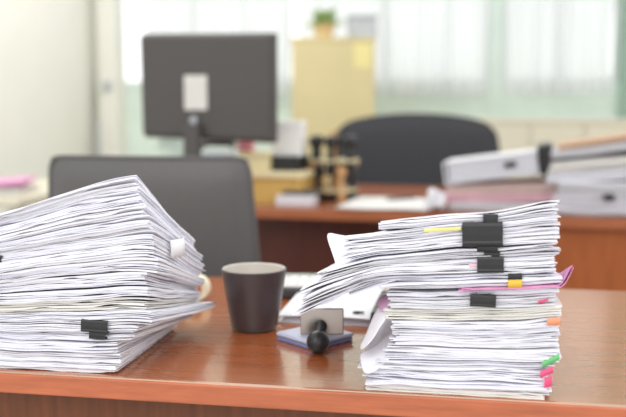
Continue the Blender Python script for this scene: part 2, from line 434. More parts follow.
# ---- clips
def clip(px0, px1, py0, py1, Y, label, group, tilt=0, m='clip'):
    a = at(px0, py1, Y=Y); b = at(px1, py0, Y=Y)
    w, h = b[0]-a[0], b[2]-a[2]; c = (a+b)/2
    root = thing('binder_clip', label, 'binder clip', c, 0, group); root.rotation_euler.y = -tilt
    # cross-section in (y,z): spine with rolled lips, plates running back over and under the sheets
    hh = h/2; d = min(.016, max(.008, h*.8))
    prof = [(d, hh*.55), (.003, hh), (.0007, hh*1.04), (-.0012, hh*.98), (-.0024, hh*.72), (-.0028, 0), (-.0026, -hh*.55), (-.0034, -hh*.72), (-.003, -hh*.92), (-.0008, -hh*1.05), (.003, -hh), (d, -hh*.55)]
    prof2 = [(y+.0012, z*.88) for y, z in prof][::-1]
    loop = prof+prof2
    mb = MB(); rows = []
    for x in (-w/2, -w/2+.0004, w/2-.0004, w/2): rows.append([(x, y, z) for y, z in loop])
    mb.quadgrid(rows, True); n = len(prof)
    for x, s in ((-w/2, 1), (w/2, -1)):
        mb.quadgrid([[(x, y, z) for y, z in prof], [(x, y, z) for y, z in prof2[::-1]]])
    mb.build('spine', m, root, False, local=True)
    for s in (1, -1):
        q = w*.28; zz = s*(hh*1.02)
        pts = [(-q, .001, zz), (-q*.9, .012, zz+s*.0006), (-q*.45, .02, zz+s*.0008), (q*.45, .02, zz+s*.0008), (q*.9, .012, zz+s*.0006), (q, .001, zz)]
        MB().tube(pts, .0005, 6).build('handle', 'wire', root, True, local=True)
    return root
G1 = 'black binder clips on the right stack'
clip(483, 498, 214.5, 223, .941, 'uppermost black binder clip of the right stack, small, above the widest clip', G1, -.03)
clip(462, 503, 223, 245.5, .938, 'widest black binder clip, near the top of the right stack', G1, .03)
clip(477, 498, 243.5, 251.5, .940, 'small black binder clip tucked directly under the widest clip', G1, -.02)
clip(484, 500, 251.5, 257, .942, 'flattest narrow black binder clip, between two larger clips in the right stack', G1, 0)
clip(477, 504, 257, 272, .939, 'medium black binder clip, fifth from the top of the right stack', G1, .03)
clip(508, 522, 274, 279, .940, 'tiny black binder clip just above the yellow flag', G1, .05)
clip(470, 496, 295.5, 306, .939, 'lowest black binder clip of the right stack, under the pink folder', G1, -.02)

# ---- loose sheets at the left of the right stack
def sheet(name, label, rows, m='paper', th=.0006, cat='paper sheet', group=None, parent=None, sub=2):
    P = [[at(x, y, D=d) for x, y, d in r] for r in rows]
    base = min((p for r in P for p in r), key=lambda p: p[2]).copy()
    mb = MB(); mb.quadgrid(P)
    o = mb.build(name, m, None, True, base)
    s = o.modifiers.new('subdivision', 'SUBSURF'); s.levels = sub; s.render_levels = sub
    k = o.modifiers.new('thickness', 'SOLIDIFY'); k.thickness = th
    if parent is None: tag(o, label, cat, group)
    else: o.parent = parent; o.location = base-parent.location; o['label'] = label
    return o
sheet('paper_sheet', 'white sheet with a raised pointed corner at the top left of the right stack',
      [[(324,229,1.06),(345,238,1.07),(372,233,1.06),(402,227,1.03)],
       [(330,246,1.04),(348,250,1.045),(372,242,1.03),(402,232,1.0)],
       [(336,264,1.01),(352,262,1.01),(374,252,1.0),(402,238,.97)],
       [(341,285,.99),(356,272,.98),(376,259,.97),(403,244,.955)]])
sheet('paper_sheet', 'long white sheet whose tip droops lowest, pointing down towards the stamp',
      [[(307,306,.985),(330,287,1.0),(355,266,1.02),(395,256,1.03)],
       [(313,306,.965),(336,290,.975),(360,274,.98),(396,264,.98)],
       [(333,303,.955),(350,288,.955),(370,278,.955),(398,270,.95)]])
sheet('paper_sheet', 'white sheet fanning out left of the right stack, just under the raised corner',
      [[(334,262,1.05),(355,253,1.05),(380,246,1.04),(404,243,1.0)],
       [(338,274,1.0),(358,263,1.0),(381,255,.99),(404,249,.97)],
       [(344,290,.965),(362,274,.96),(384,263,.955),(405,255,.95)]])
sheet('paper_sheet', 'lower curled white sheet fanning out left of the right stack, under the longest drooping sheet',
      [[(352,284,1.0),(366,275,1.0),(384,271,.99),(403,270,.97)],
       [(350,291,.97),(367,283,.97),(385,277,.96),(403,275,.955)],
       [(347,297,.95),(366,291,.948),(386,283,.945),(404,279,.943)]])
sheet('paper_sheet', 'narrow torn white strip hanging from the left side of the right stack',
      [[(396,300,.99),(382,301,.985),(373,314,.975),(367,332,.97),(358,349,.965)],
       [(397,305,.965),(386,306,.96),(378,318,.955),(371,336,.95),(362,350,.95)],
       [(399,312,.95),(390,313,.945),(381,324,.943),(374,338,.943),(366,346,.943)]])
s0 = sheet('paper_sheet', 'short mauve-stained sheet poking out left under the drooping pages',
      [[(401,291,1.0),(388,293,1.0),(376,299,.995)],[(401,297,.97),(389,298,.97),(378,307,.97)],[(401,304,.95),(390,305,.95),(381,312,.95)]], 'mauve')
sheet('paper_sheet', 'curved white sheet bulging from the lower left side of the right stack',
      [[(398,325,.99),(386,336,.985),(374,348,.98),(359,352,.975)],
       [(398,340,.965),(386,350,.955),(374,358,.955),(361,364,.95)],
       [(398,352,.948),(386,362,.943),(376,372,.94),(364,376,.94)]])

# ---- left stack
LO = Vector((-.406-.297, .944, DZ)); LW = .297; LL = .215; LH = .235
def prof_l(u, v, t):
    a = max(0, min(1.15, u/LW)); g = max(0, min(1.05, v/LL)); q = t/LH
    front = 1-(.42-.12*a)*(1-a)*q**.6
    return front*(1-g*(.52-.10*q))
def warp_l(u, v, t):
    z = .0034*nz(u*14, v*9+5, t*20)*min(1, t*50)
    a = u/LW
    z -= .004*math.exp(-((a-.55)/.25)**2)*(t/LH)
    return z
SL = dict(o=LO, prof=prof_l, warp=warp_l)
xoff = [(0,0),(.03,.006),(.055,.030),(.075,.050),(.1,.046),(.14,.056),(.18,.05),(.217,.040),(.235,.026)]
zl = [0,.012,.026,.040,.052,.062,.078,.092,.106,.122,.138,.154,.170,.185,.197,.209,.220,.230]
GL = 'paper bundles of the left stack'
LBL = ['lowest white paper bundle of the left stack, lying on the orange-brown desk',
 'white bundle of the left stack, second from the desk',
 'white bundle of the left stack, third from the desk, under the clips',
 'white bundle of the left stack gripped by the lower narrow black clip',
 'white bundle of the left stack gripped by the upper wide black clip',
 'white bundle jutting furthest right out of the left stack',
 'cream-white bundle of the left stack just above the one that juts out furthest',
 'white bundle of the left stack, eighth from the desk',
 'white bundle of the left stack, ninth from the desk, with finely fanned sheets',
 'white bundle of the left stack, just above mid-height, tenth from the desk',
 'white bundle of the left stack, seventh from the top',
 'white bundle with the white paper tab on its right side in the left stack',
 'white bundle of the left stack, fifth from the top',
 'white bundle of the left stack, fourth from the top',
 'white bundle of the left stack, third from the top, with bent edges',
 'white bundle of the left stack, second from the top',
 'topmost white bundle of the left stack with sheets sloping up to a peak']
rl = random.Random(5); lb = []
for i in range(17):
    t0, t1 = zl[i], zl[i+1]; tm = (t0+t1)/2
    dx = lerp(xoff, tm)+rl.uniform(-.005, .005); dv = rl.uniform(-.004, .005)
    rot = rl.uniform(-1.8, 1.8)
    if i >= 6: rot = rl.uniform(1.2, 3.4); dx -= .003
    if i == 5: dx += .004; rot = -1.5
    if i in (3,): dv -= .001
    o = make_bundle('paper_bundle', LBL[i], GL, SL, t0, t1, dx, LW+dx, dv, LL+dv+(.012 if i == 5 else 0), rot, 'paper_warm' if i == 6 else 'paper', seed=40+i, nu=36, nv=10, leaf=.00115,
                    wild=1.6 if i > 12 else 1.15, jit=.0016)
    lb.append(o)
G2 = 'black binder clips on the left stack'
clip(82, 108, 320.5, 331.5, .940, 'wide black binder clip low on the front of the left stack', G2, -.03)
clip(90, 106, 331.5, 338.5, .941, 'narrow black binder clip directly under the wider clip of the left stack', G2, -.02)
clip(-8, 2, 256, 272, .941, 'black binder clip at the left picture edge on the left stack', G2)
# white tab curling out of the right side
a = at(178, 244, Y=1.04); xs = a[0]
mb = MB()
rows = []
for j in range(9):
    q = j/8; yy = 1.0+.04*q
    rows.append([(xs+.004+.010*math.sin(math.pi*q)*1.0, yy, a[2]-.011), (xs+.005+.010*math.sin(math.pi*q), yy, a[2]), (xs+.004+.010*math.sin(math.pi*q), yy, a[2]+.011)])
mb.quadgrid(rows)
tb = child(lb[11], 'paper_tab', 'folder_white', mb, None, True)
sd = tb.modifiers.new('thickness', 'SOLIDIFY'); sd.thickness = .0008

# tape roll behind the left stack
p = at(197, 300, z=DZ); t = thing('tape_roll', 'cream roll of adhesive tape standing behind the left paper stack', 'tape roll', p)
rx = Matrix.Rotation(R(90), 3, 'X')
MB().lathe([(.0125,-.01),(.021,-.01),(.021,.01),(.0125,.01),(.0125,-.01)], (0,0,.021), 40, rx).build('tape', 'cream', t, True, local=True)
MB().lathe([(.0108,-.0098),(.0124,-.0098),(.0124,.0098),(.0108,.0098),(.0108,-.0098)], (0,0,.021), 40, rx).build('core', 'tan', t, True, local=True)

# ------------------------------------------------------------------ mug
p = at(252, 331, z=DZ); p.y += .014
t = thing('mug', 'dark brown tapered mug with pale inside, beside the left paper stack', 'mug', p)
H = at(252, 268, Y=p.y)[2]-DZ
ro, rb_ = .0465, .0325
pr = [(0,0),(rb_-.003,0),(rb_,.003)]
for k in range(1, 13): pr.append((rb_+(ro-rb_)*(k/12)**.95, .003+(H-.004)*k/12))
pr += [(ro-.0008, H), (ro-.0022, H+.0003)]
MB().lathe(pr, n=64, cap=False).build('cup_body', 'mug', t, True, local=True)
pi = [(ro-.0022, H+.0003), (ro-.004, H-.001)]
for k in range(1, 12): pi.append((rb_-.003+(ro-rb_-.001)*(1-k/12), H-.001-(H-.009)*k/12))
pi += [(rb_-.006, .0075), (0, .007)]
MB().lathe(pi, n=64, cap=False).build('cup_inside', 'mug_in', t, True, local=True)['label'] = 'pale cream inside and rim'

# ------------------------------------------------------------------ calculator
p = at(306, 300, z=DZ); cy = p.y+.05
t = thing('calculator', 'pale grey desktop calculator with dark sides behind the brown mug', 'calculator', (p.x-.012, cy, DZ), R(6))
tl = Matrix.Rotation(R(2), 3, 'X')
MB().box((0,0,.0125), (.105,.098,.019), tl, .005).build('body', 'calc_dark', t, local=True)
MB().box((0,-.0015,.0225), (.1,.092,.003), tl, .0015).build('top_plate', 'calc', t, local=True)['label'] = 'pale grey top plate'
MB().box(tl @ Vector((0,.033,.012))+Vector((0,0,.0125)), (.082,.018,.002), tl, .0008).build('display', 'calc_screen', t, local=True)
for r_ in range(5):
    for c_ in range(5):
        MB().box(tl @ Vector((-.036+.018*c_, .014-.0125*r_, .012))+Vector((0,0,.0125)), (.0135,.009,.004), tl, .0015).build('key', 'key' if c_ < 4 else 'calc_dark', t, local=True)

# ------------------------------------------------------------------ white document folder on desk
fa, fb, fc = at(277, 323, z=DZ), at(376, 327, z=DZ), at(300, 294, z=DZ)
x0, x1 = fa.x, fb.x+.012; y0 = (fa.y+fb.y)/2; y1 = 1.46
t = thing('document_folder', 'white document folder with a black corner, lying behind the stamp', 'folder', ((x0+x1)/2, (y0+y1)/2, DZ))
def tp(name, m, mb, lab=None):
    o = mb.build(name, m, t, False, t.location); o.location = (0,0,0)
    if lab: o['label'] = lab
    return o
mb = MB(); mb.bb(x0, x1, y0, y1, DZ, DZ+.0025, .001); tp('back_cover', 'folder_white', mb)
for k in range(4):
    q = MB(); q.bb(x0+.006+.002*(k % 2), x1-.01, y0+.004+.002*(k % 3), y1-.006, DZ+.0027+.0014*k, DZ+.0037+.0014*k); tp('sheet', 'paper', q)
mb = MB(); mb.slab(lambda a, b: (x0+(x1-x0-.022)*a, y0+(y1-y0)*b, DZ+.011+.002*math.sin(a*3)+.0015*b), 8, 6, .0012); tp('front_cover', 'folder_white', mb)
mb = MB(); mb.bb(x1-.02, x1+.012, y0-.002, y0+.16, DZ+.0005, DZ+.022, .003); tp('black_grip', 'black', mb, 'black plastic grip at the right end')
p = at(356, 313, z=DZ+.013)
mb = MB(); mb.lathe([(0,.0),(.005,.0),(.005,.003),(0,.0035)], (p.x, p.y, DZ+.012), 20); mb.tube([(p.x, p.y, DZ+.0145), (p.x+.012, p.y-.004, DZ+.0150)], .0018); tp('fastener', 'black', mb, 'small black fastener')

# ------------------------------------------------------------------ stamp pad and stamp
pl_, pf_, pr_ = at(276, 340, z=DZ), at(312, 351, z=DZ), at(354, 341, z=DZ)
pc = (pl_+pr_)/2
t = thing('stamp_pad', 'flat bluish-white stamp pad lying under the black-knobbed stamp', 'stamp pad', pc, math.atan2(pf_.y-pl_.y, pf_.x-pl_.x))
sx_ = (pf_-pl_).length*1.02; sy_ = (pr_-pf_).length*1.02
MB().box((0,0,.003), (sx_*.97,sy_*.97,.006), None, .002).build('base', 'pad_dark', t, local=True)['label'] = 'blue-grey base tray'
MB().box((0,.0,.009), (sx_,sy_,.0055), None, .0025).build('lid', 'pad', t, local=True)
MB().box((0,sy_/2+.0012,.0065), (.025,.003,.007), None, .001).build('hinge', 'pad_dark', t, local=True)
# hand stamp: its plate stands upright on the pad, the knob points to the front
PZ = DZ+.0119
sp = at(322, 335, z=PZ)
bc = at(318, 342, z=DZ+.0152)
t = thing('rubber_stamp', 'rubber stamp with black ball knob and upright grey plate on the pad', 'stamp', sp, R(10))
ti = Matrix.Rotation(R(-4),3,'X')
MB().box((.0,.002,.0182), (.058,.004,.0355), ti, .0015).build('plate', 'plate', t, local=True)['label'] = 'shiny grey rectangular plate'
MB().box((.0,.0056,.018), (.054,.003,.032), ti, .0005).build('rubber', 'red', t, local=True)
iv = Matrix.Rotation(-R(10), 3, 'Z'); kc = iv @ (bc-sp); ns = Vector((kc.x*.3, 0, .0125)); dr = (kc-ns)
rk = Vector((0,0,1)).rotation_difference(dr).to_matrix(); ln = dr.length
MB().lathe([(.0085,0),(.0085,.003),(.006,.006),(.0048,ln*.5),(.0055,ln-.01)], ns, 24, rk).build('neck', 'ball', t, True, local=True)
prk = [(.0148*math.sin(math.pi*k/16), -.0148*math.cos(math.pi*k/16)) for k in range(17)]
MB().lathe(prk, kc, 32, rk).build('knob', 'ball', t, True, local=True)['label'] = 'round black knob'

# ------------------------------------------------------------------ chairs
def chair(label, loc, w, zb, zt, m, curve, lean, rz, arms, crown=.0, seat_z=.46, group=None, ex=26):
    t = thing('office_chair', label, 'office chair', loc, rz, group)
    # backrest: superellipse outline slab, curved around the sitter (towards +y)
    hh = (zt-zb)/2; zc = (zt+zb)/2; nu, nv = 20, 14
    def fn(a, b, s):
        u = 2*a-1; v = 2*b-1
        taper = 1+.06*(-v)
        x = w/2*u*taper; z = zc+hh*v+crown*(1-u*u)*max(0, v)
        # rounded corners
        k = (abs(u)**ex+abs(v)**ex)**(1/ex)
        x *= 1 if k <= 1 else 1/k; 
        if k > 1: z = zc+(z-zc)/k
        y = -curve*(1-u*u) + lean*(v+1)/2*1.0
        th = .028*(1-max(abs(u), abs(v))**8*.75)
        return (x, y+s*th, z)
    mb = MB(); 
    P = [[fn(i/nu, j/nv, -1) for i in range(nu+1)] for j in range(nv+1)]; Q = [[fn(i/nu, j/nv, 1) for i in range(nu+1)] for j in range(nv+1)]
    mb.quadgrid(P); mb.quadgrid(Q[::-1])
    edge = [(0,i) for i in range(nu+1)]+[(j,nu) for j in range(1,nv+1)]+[(nv,i) for i in range(nu-1,-1,-1)]+[(j,0) for j in range(nv-1,-1,-1)]
    mb.quadgrid([[P[j][i] for j, i in edge], [Q[j][i] for j, i in edge]])
    mb.build('backrest', m, t, True, local=True)
    pip = MB(); pip.tube([fn(i/nu, j/nv, -1.0) for j, i in edge[:-1]], .005, 6, True); pip.build('piping', m, t, True, local=True)
    s = 1 if curve >= 0 else -1
    sm = MB().box((0, s*.27, seat_z), (w*.98, .48, .09), None, .035, 4); sm.build('seat', m, t, True, local=True)
    MB().bb(-.04, .04, -.03, .012, seat_z-.06, zb+.1, .008).build('back_support', 'black', t, local=True) if s > 0 else MB().bb(-.04, .04, -.012, .03, seat_z-.06, zb+.1, .008).build('back_support', 'black', t, local=True)
    MB().bb(-.09, .09, min(-.03, s*.4), max(.03, s*.4), seat_z-.075, seat_z-.045, .005).build('mechanism', 'black', t, local=True)
    MB().lathe([(.03,.1),(.03,.25),(.022,.25),(.022,seat_z-.07)], (0,s*.27,0), 20).build('gas_column', 'metal', t, True, local=True)
    for k in range(5):
        an = 2*math.pi*k/5+.3; dx, dy = math.cos(an), math.sin(an)
        lg = MB().tube([(.02*dx, s*.27+.02*dy, .12), (.29*dx, s*.27+.29*dy, .075)], [.026,.016], 8).build('base_leg', 'black', t, True, local=True)
        MB().lathe([(0,-.02),(.026,-.02),(.028,-.015),(.028,.015),(.026,.02),(0,.02)], (.29*dx, s*.27+.29*dy, .028), 16, Matrix.Rotation(R(90),3,'X')).build('caster', 'black', lg, True, local=True)
    if arms:
        for q in (-1, 1):
            MB().tube([(q*(w/2+.03), s*.08, seat_z-.03), (q*(w/2+.04), s*.1, seat_z+.16), (q*(w/2+.04), s*.36, seat_z+.17), (q*(w/2+.03), s*.38, seat_z-.03)], .016, 8).build('armrest', 'black', t, True, local=True)
    return t
a, b = at(50, 156, D=2.05), at(256, 158, D=2.0)
wch = (b-a).length*1.03
chair('grey leather office chair with a wide flat backrest behind the left paper stack', ((a.x+b.x)/2+.0, (a.y+b.y)/2, 0), wch, .53, a.z, 'leather', .02, -.02, R(1), False)
a, b = at(335, 128, D=3.9), at(497, 130, D=3.9); topz = at(415, 113, D=3.85).z
chair('black office chair with a rounded top, behind the second desk', ((a.x+b.x)/2, (a.y+b.y)/2, 0), (b-a).length*1.05, .55, topz-.05, 'leather_dark', -.05, .03, R(6), True, crown=.045, ex=10)

# ------------------------------------------------------------------ far desk
fl, fr_ = at(265, 208, z=DZ), at(626, 219, z=DZ)
ang = math.atan2(fr_.y-fl.y, fr_.x-fl.x)
D2 = thing('executive_desk', 'reddish-brown executive desk across the room, loaded with files', 'desk', (fl.x, fl.y, 0), ang)
for nm, m, bx in (('tabletop','wood2',(-.55,1.6,.003,.95,DZ-.03,DZ)), ('edge_band','wood2_edge',(-.55,1.6,0,.0035,DZ-.031,DZ-.001)), ('modesty_panel','wood2_shaded',(-.5,.86,.2,.22,.1,DZ-.031)),
                  ('pedestal','wood2_panel',(.86,1.55,.03,.8,.03,DZ-.031)), ('side_panel','wood2_shaded',(-.53,-.5,.03,.9,0,DZ-.031)), ('plinth','wood2_shaded',(.88,1.53,.06,.78,0,.03))):
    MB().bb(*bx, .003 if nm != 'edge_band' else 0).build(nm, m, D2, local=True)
CA, SA = math.cos(ang), math.sin(ang)
def d2(px, py, z=DZ, back=0):
    p = at(px, py, z=z); p.x += -SA*back; p.y += CA*back; return p

# riser with monitor
p0 = at(302, 206, z=DZ); RH = .105
t = thing('monitor_riser', 'low yellow wooden riser with pale top at the left end of the far desk', 'riser', (p0.x, p0.y+.03, DZ), ang)
RW = .62; RD = .36
MB().bb(-RW, 0, -.006, RD, RH-.018, RH, .003).build('top_board', 'light_wood', t, local=True)['label'] = 'pale top board'
for xx in (-RW+.01, -.03): MB().bb(xx, xx+.018, .0, RD-.01, 0, RH-.018).build('side_board', 'yellow_wood', t, local=True)
MB().bb(-RW+.03, -.032, .012, .026, 0, RH-.019).build('front_board', 'yellow_wood', t, local=True)
RZ = DZ+RH
def rz_(px, D): # point on the riser top below a pixel column at depth D
    p = at(px, 160, D=D); p.z = RZ; return p

bl, tr = at(144, 131, D=3.0), at(275, 143, D=2.8); tl_, = (at(142, 33, D=3.0),)
tl_.z += .008; bl.z -= .012; tr.z -= .012
mc = Vector(((bl.x+tr.x)/2, (bl.y+tr.y)/2, RZ)); mang = math.atan2(tr.y-bl.y, tr.x-bl.x)
mw = math.hypot(tr.x-bl.x, tr.y-bl.y); zt = (tl_.z+at(271,36,D=2.8).z)/2; zb = (bl.z+tr.z)/2
t = thing('computer_monitor', 'dark grey computer monitor seen from behind with a white label', 'monitor', (mc.x, mc.y, RZ), mang)
mh = zt-zb; zc = (zt+zb)/2-RZ
tm = Matrix.Rotation(R(1.6), 3, 'Y') @ Matrix.Rotation(R(3), 3, 'X')
MB().box((0,.012,zc), (mw,.03,mh), tm, .006).build('bezel', 'monitor', t, local=True)
hb = MB(); hb.box((0,-.012,zc), (mw*.97,.03,mh*.96), tm, .012, 3); hb.build('back_housing', 'monitor', t, local=True)
MB().box((0,.0275,zc), (mw*.93,.002,mh*.9), tm).build('screen', 'screen', t, local=True)
for k in range(7): pass
MB().bb(-mw*.32, mw*.32, -.0315, -.026, zc+mh*.29, zc+mh*.30).build('vent_groove', 'black', t, local=True)
def onback(px, py): 
    p = at(px, py, Y=mc.y-.035); return ((p.x-mc.x), p.z-RZ)
x_a, z_a = onback(184, 110); x_b, z_b = onback(209, 75)
MB().bb(x_a, x_b, -.0315, -.028, z_a, z_b, .001).build('label_sticker', 'label', t, local=True)['label'] = 'white rating label'
x_a, z_a = onback(194, 120)
MB().lathe([(0,0),(.013,0),(.013,.004),(0,.005)], (x_a,-.028,z_a), 20, Matrix.Rotation(R(90),3,'X')).build('lock_cap', 'plasticgrey', t, True, local=True)
x_a, _ = onback(194, 140)
_, z_n = onback(194, 124)
MB().bb(x_a-.03, x_a+.03, -.05, -.024, .012, z_n, .006).build('stand_neck', 'monitor', t, local=True)
MB().lathe([(.12,0),(.12,.006),(.1,.014),(.0,.016)], (x_a,-.02,0), 32).build('stand_base', 'monitor', t, True, local=True)

# small things on the riser
def lump(name, label, cat, c, s, m, seed, lum=.2):
    bm = bmesh.new(); bmesh.ops.create_icosphere(bm, subdivisions=3, radius=1)
    for v in bm.verts:
        n = noise.noise(v.co*1.3+Vector((seed,0,0)))*lum+noise.noise(v.co*3+Vector((0,seed,0)))*lum*.5
        v.co *= 1+n
        v.co = Vector((v.co.x*s[0], v.co.y*s[1], max(-.92, v.co.z)*s[2]+.92*s[2]))
    mb = MB(); mb._take(bm)
    return tag(mb.build(name, m, None, True, c, local=True), label, cat)
p = rz_(171, 3.06); lump('plastic_bag', 'crumpled pale mint plastic bag on the riser left of the monitor foot', 'bag', (p.x, p.y, RZ), (.07,.05,.06), 'mint', 3, .3)
p = rz_(218, 3.04); t = thing('desk_phone', 'small grey desk telephone on the riser right of the monitor foot', 'telephone', (p.x, p.y, RZ), ang)
MB().box((0,0,.03), (.12,.09,.06), Matrix.Rotation(R(12),3,'X'), .012).build('base', 'plasticgrey', t, local=True)
MB().tube([(-.06,.0,.082),(-.045,0,.09),(.045,0,.09),(.06,0,.082)], [.014,.011,.011,.014], 10).build('handset', 'monitor', t, True, local=True)
p = rz_(257, 2.98); t = thing('card_box', 'cream card box on the riser under the red box', 'box', (p.x, p.y, RZ), ang)
MB().bb(-.05, .05, -.035, .035, 0, .062, .003).build('box_body', 'light_wood', t, local=True)
MB().bb(-.052, .052, -.037, .037, .05, .066, .003).build('lid', 'light_wood', t, local=True)
q = at(245, 148, D=2.98)
t = thing('small_red_box', 'small red box resting on the cream card box below the monitor corner', 'box', (q.x, p.y, RZ+.066), ang)
MB().bb(-.026, .026, -.02, .02, 0, .03, .005).build('box_body', 'red', t, local=True)
MB().bb(-.022, .03, -.0215, .0215, .01, .02, .001).build('wrap_band', 'pale_pink', t, local=True)
p = rz_(289, 3.02)
t = thing('paper_tray', 'black plastic tray on the riser holding the white carton', 'tray', (p.x, p.y+.0, RZ), ang)
MB().bb(-.055,.055,-.06,.06,0,.006,.002).build('tray_floor','black',t,local=True)
for bx in ((-.055,-.051,-.06,.06),(.051,.055,-.06,.06),(-.051,.051,.056,.06),(-.051,.051,-.06,-.056)): MB().bb(*bx,.006,.05).build('tray_wall','black',t,local=True)
zt_ = at(289, 121, D=3.02).z
t = thing('carton', 'white upright carton standing in the black tray beside the stamp rack', 'carton', (p.x, p.y, RZ+.006), ang+R(4))
h_ = zt_-RZ-.006
MB().bb(-.052,.052,-.045,.045,0,h_-.015,.002).build('carton_body','carton_white',t,local=True)
MB().bb(-.051,.053,-.046,.046,h_-.018,h_,.002).build('carton_lid','carton_white',t,local=True)

# stamp rack
p = at(331, 201, z=DZ); p.y += .06
t = thing('stamp_rack', 'round two-tier stamp rack crowded with dark stamps on the far desk', 'stamp rack', p, 0)
dz = lambda py: at(331, py, Y=p.y).z-DZ
MB().lathe([(.07,0),(.07,.008),(.05,.016),(.012,.02)], n=32).build('base', 'black', t, True, local=True)
MB().lathe([(.009,.015),(.009,dz(134)),(.014,dz(132)),(.0,dz(130))], n=16).build('post', 'stamp_wood', t, True, local=True)
for zz, rr in ((dz(189), .085), (dz(160), .09)):
    mb = MB(); mb.lathe([(.008,zz-.004),(rr,zz-.004),(rr,zz+.004),(.008,zz+.004)], n=36); mb.build('ring', 'rack', t, True, local=True)
GS = 'stamps hanging in the round rack'
for tier, (zz, rr, n0) in enumerate(((dz(189), .066, 5), (dz(160), .07, 6))):
    for k in range(n0):
        an = 2*math.pi*(k+.3*tier)/n0+.2; hgt = .075 if tier else .07
        where = ('upper', 'lower')[tier == 0]
        s_ = thing('hanging_stamp', 'dark-handled office stamp held in the %s ring of the round rack' % where, 'stamp', (p.x+rr*math.cos(an), p.y+rr*math.sin(an), DZ+zz+.004), an, GS+' '+where+' ring')
        wood = (k+tier) % 3 == 1
        MB().lathe([(.013,0),(.012,.025),(.009,.034),(.019,.05),(.022,.063),(.017,.078),(0,.084)], n=14).build('handle', 'stamp_wood' if (wood and tier == 0) else 'black', s_, True, local=True)
        MB().box((0,0,-.0285), (.036,.028,.046), None, .003).build('block', 'stamp_wood' if wood else 'black', s_, local=True)

# grey card box, papers on far desk
p = at(294, 206, z=DZ); t = thing('slip_box', 'low grey-white slip box with dark lid in front of the stamp rack', 'box', (p.x, p.y+.05, DZ), ang)
MB().bb(-.06,.06,-.045,.045,0,.032,.002).build('box_body','paper_grey',t,local=True)
MB().bb(-.045,.062,-.02,.047,.032,.048,.004).build('lid','monitor',t,local=True)['label']='dark grey lid'

def flat_stack(name, label, cat, c, rz, w, l, t_, m, seed, n=5, group=None, tilt=0, nu=8, nv=5, wob=.002, child_=None, bend=0):
    rnd = random.Random(seed); mb = MB(); dt = t_/n
    T = Matrix.Rotation(rz, 3, 'Z') @ Matrix.Rotation(-tilt, 3, 'Y')
    for i in range(n):
        du, dv, r_ = rnd.gauss(0,.003), rnd.gauss(0,.003), R(rnd.gauss(0,.8)); th = dt*rnd.uniform(.6,.92)
        def fn(a, b):
            x = (a-.5)*w+du; y = b*l+dv; x, y = x*math.cos(r_)-y*math.sin(r_), x*math.sin(r_)+y*math.cos(r_)
            z = dt*i+th+wob*nz(x*8+seed, y*8, i*.15)+wob+bend*(2*a-1)**2
            return T @ Vector((x, y, z))
        mb.slab(fn, nu, nv, th)
    o = mb.build(name, m, None, False, c, local=True)
    return tag(o, label, cat, group)
a = at(381, 211, z=DZ)
flat_stack('loose_papers', 'flat white papers lying alone at the middle of the far desk', 'papers', a, ang, .285, .34, .006, 'paper_warm', 11, 4, wob=.003)
q = at(434, 212, z=DZ)
lump('crumpled_paper', 'crumpled white paper beside the left end of the stacked files', 'paper', (q.x, q.y+.04, DZ), (.032,.05,.036), 'paper_grey', 9, .5)
q = at(402, 200, z=DZ+.012)
sh = thing('pen', 'dark pen lying on the flat white papers of the far desk', 'pen', (q.x, q.y, DZ+.018), R(40))
MB().tube([(-.06,0,0),(.05,0,0),(.062,0,0)], [.0042,.0042,.0012], 8).build('barrel', 'black', sh, True, local=True)
MB().tube([(-.06,.005,.002),(-.02,.005,.002)], .0012, 6).build('pocket_clip', 'metal', sh, True, local=True)

# file pile (left of the two) on far desk
GF = 'files piled on the far desk'
def zf(py, D=2.75): return at(500, py, D=D).z
a = at(503, 214, z=DZ); zz = DZ
flat_stack('paper_bundle', 'white paper bundle at the bottom of the file pile under the pink folders', 'paper bundle', (a.x, a.y+.03, DZ), ang, .325, .24, zf(199)-DZ, 'paper_grey', 21, 7, GF)
flat_stack('pink_folder', 'pale pink folder lower of the two under the white file box', 'folder', (a.x-.008, a.y+.035, zf(199)), ang, .34, .24, zf(190)-zf(199)-.003, 'pale_pink', 22, 4, GF, R(1.5))
flat_stack('pink_folder', 'greyish-pink folder directly under the tilted white file box', 'folder', (a.x-.005, a.y+.04, zf(190)), ang, .33, .24, zf(181)-zf(190)-.003, 'dusty', 23, 4, GF, R(3))
fz = zf(181.5)
t = thing('box_file', 'tilted white box file with a black end on top of the pink folders', 'file', (a.x-.012, a.y+.04, fz+.018), ang, GF)
t.rotation_euler.y = -R(8)
MB().bb(-.165,.12,0,.25,0,.004,.001).build('lower_cover','folder_white',t,local=True)
MB().bb(-.165,.12,0,.25,.064,.068,.001).build('upper_cover','folder_white',t,local=True)
mb = MB()
for k in range(10): mb.bb(-.155+.003*(k%3),.118,.004+.003*(k%2),.24,.006+.0058*k,.0105+.0058*k)
mb.build('contents','paper',t,local=True)
MB().bb(.12,.165,-.004,.254,-.004,.084,.006).build('spine','black',t,local=True)['label']='black spine end'
MB().bb(-.165,-.16,.0,.25,.0042,.0638).build('end_wall','folder_white',t,local=True)
MB().bb(.02,.055,-.003,.003,.03,.046,.002).build('finger_pull','black',t,local=True)
t2 = t
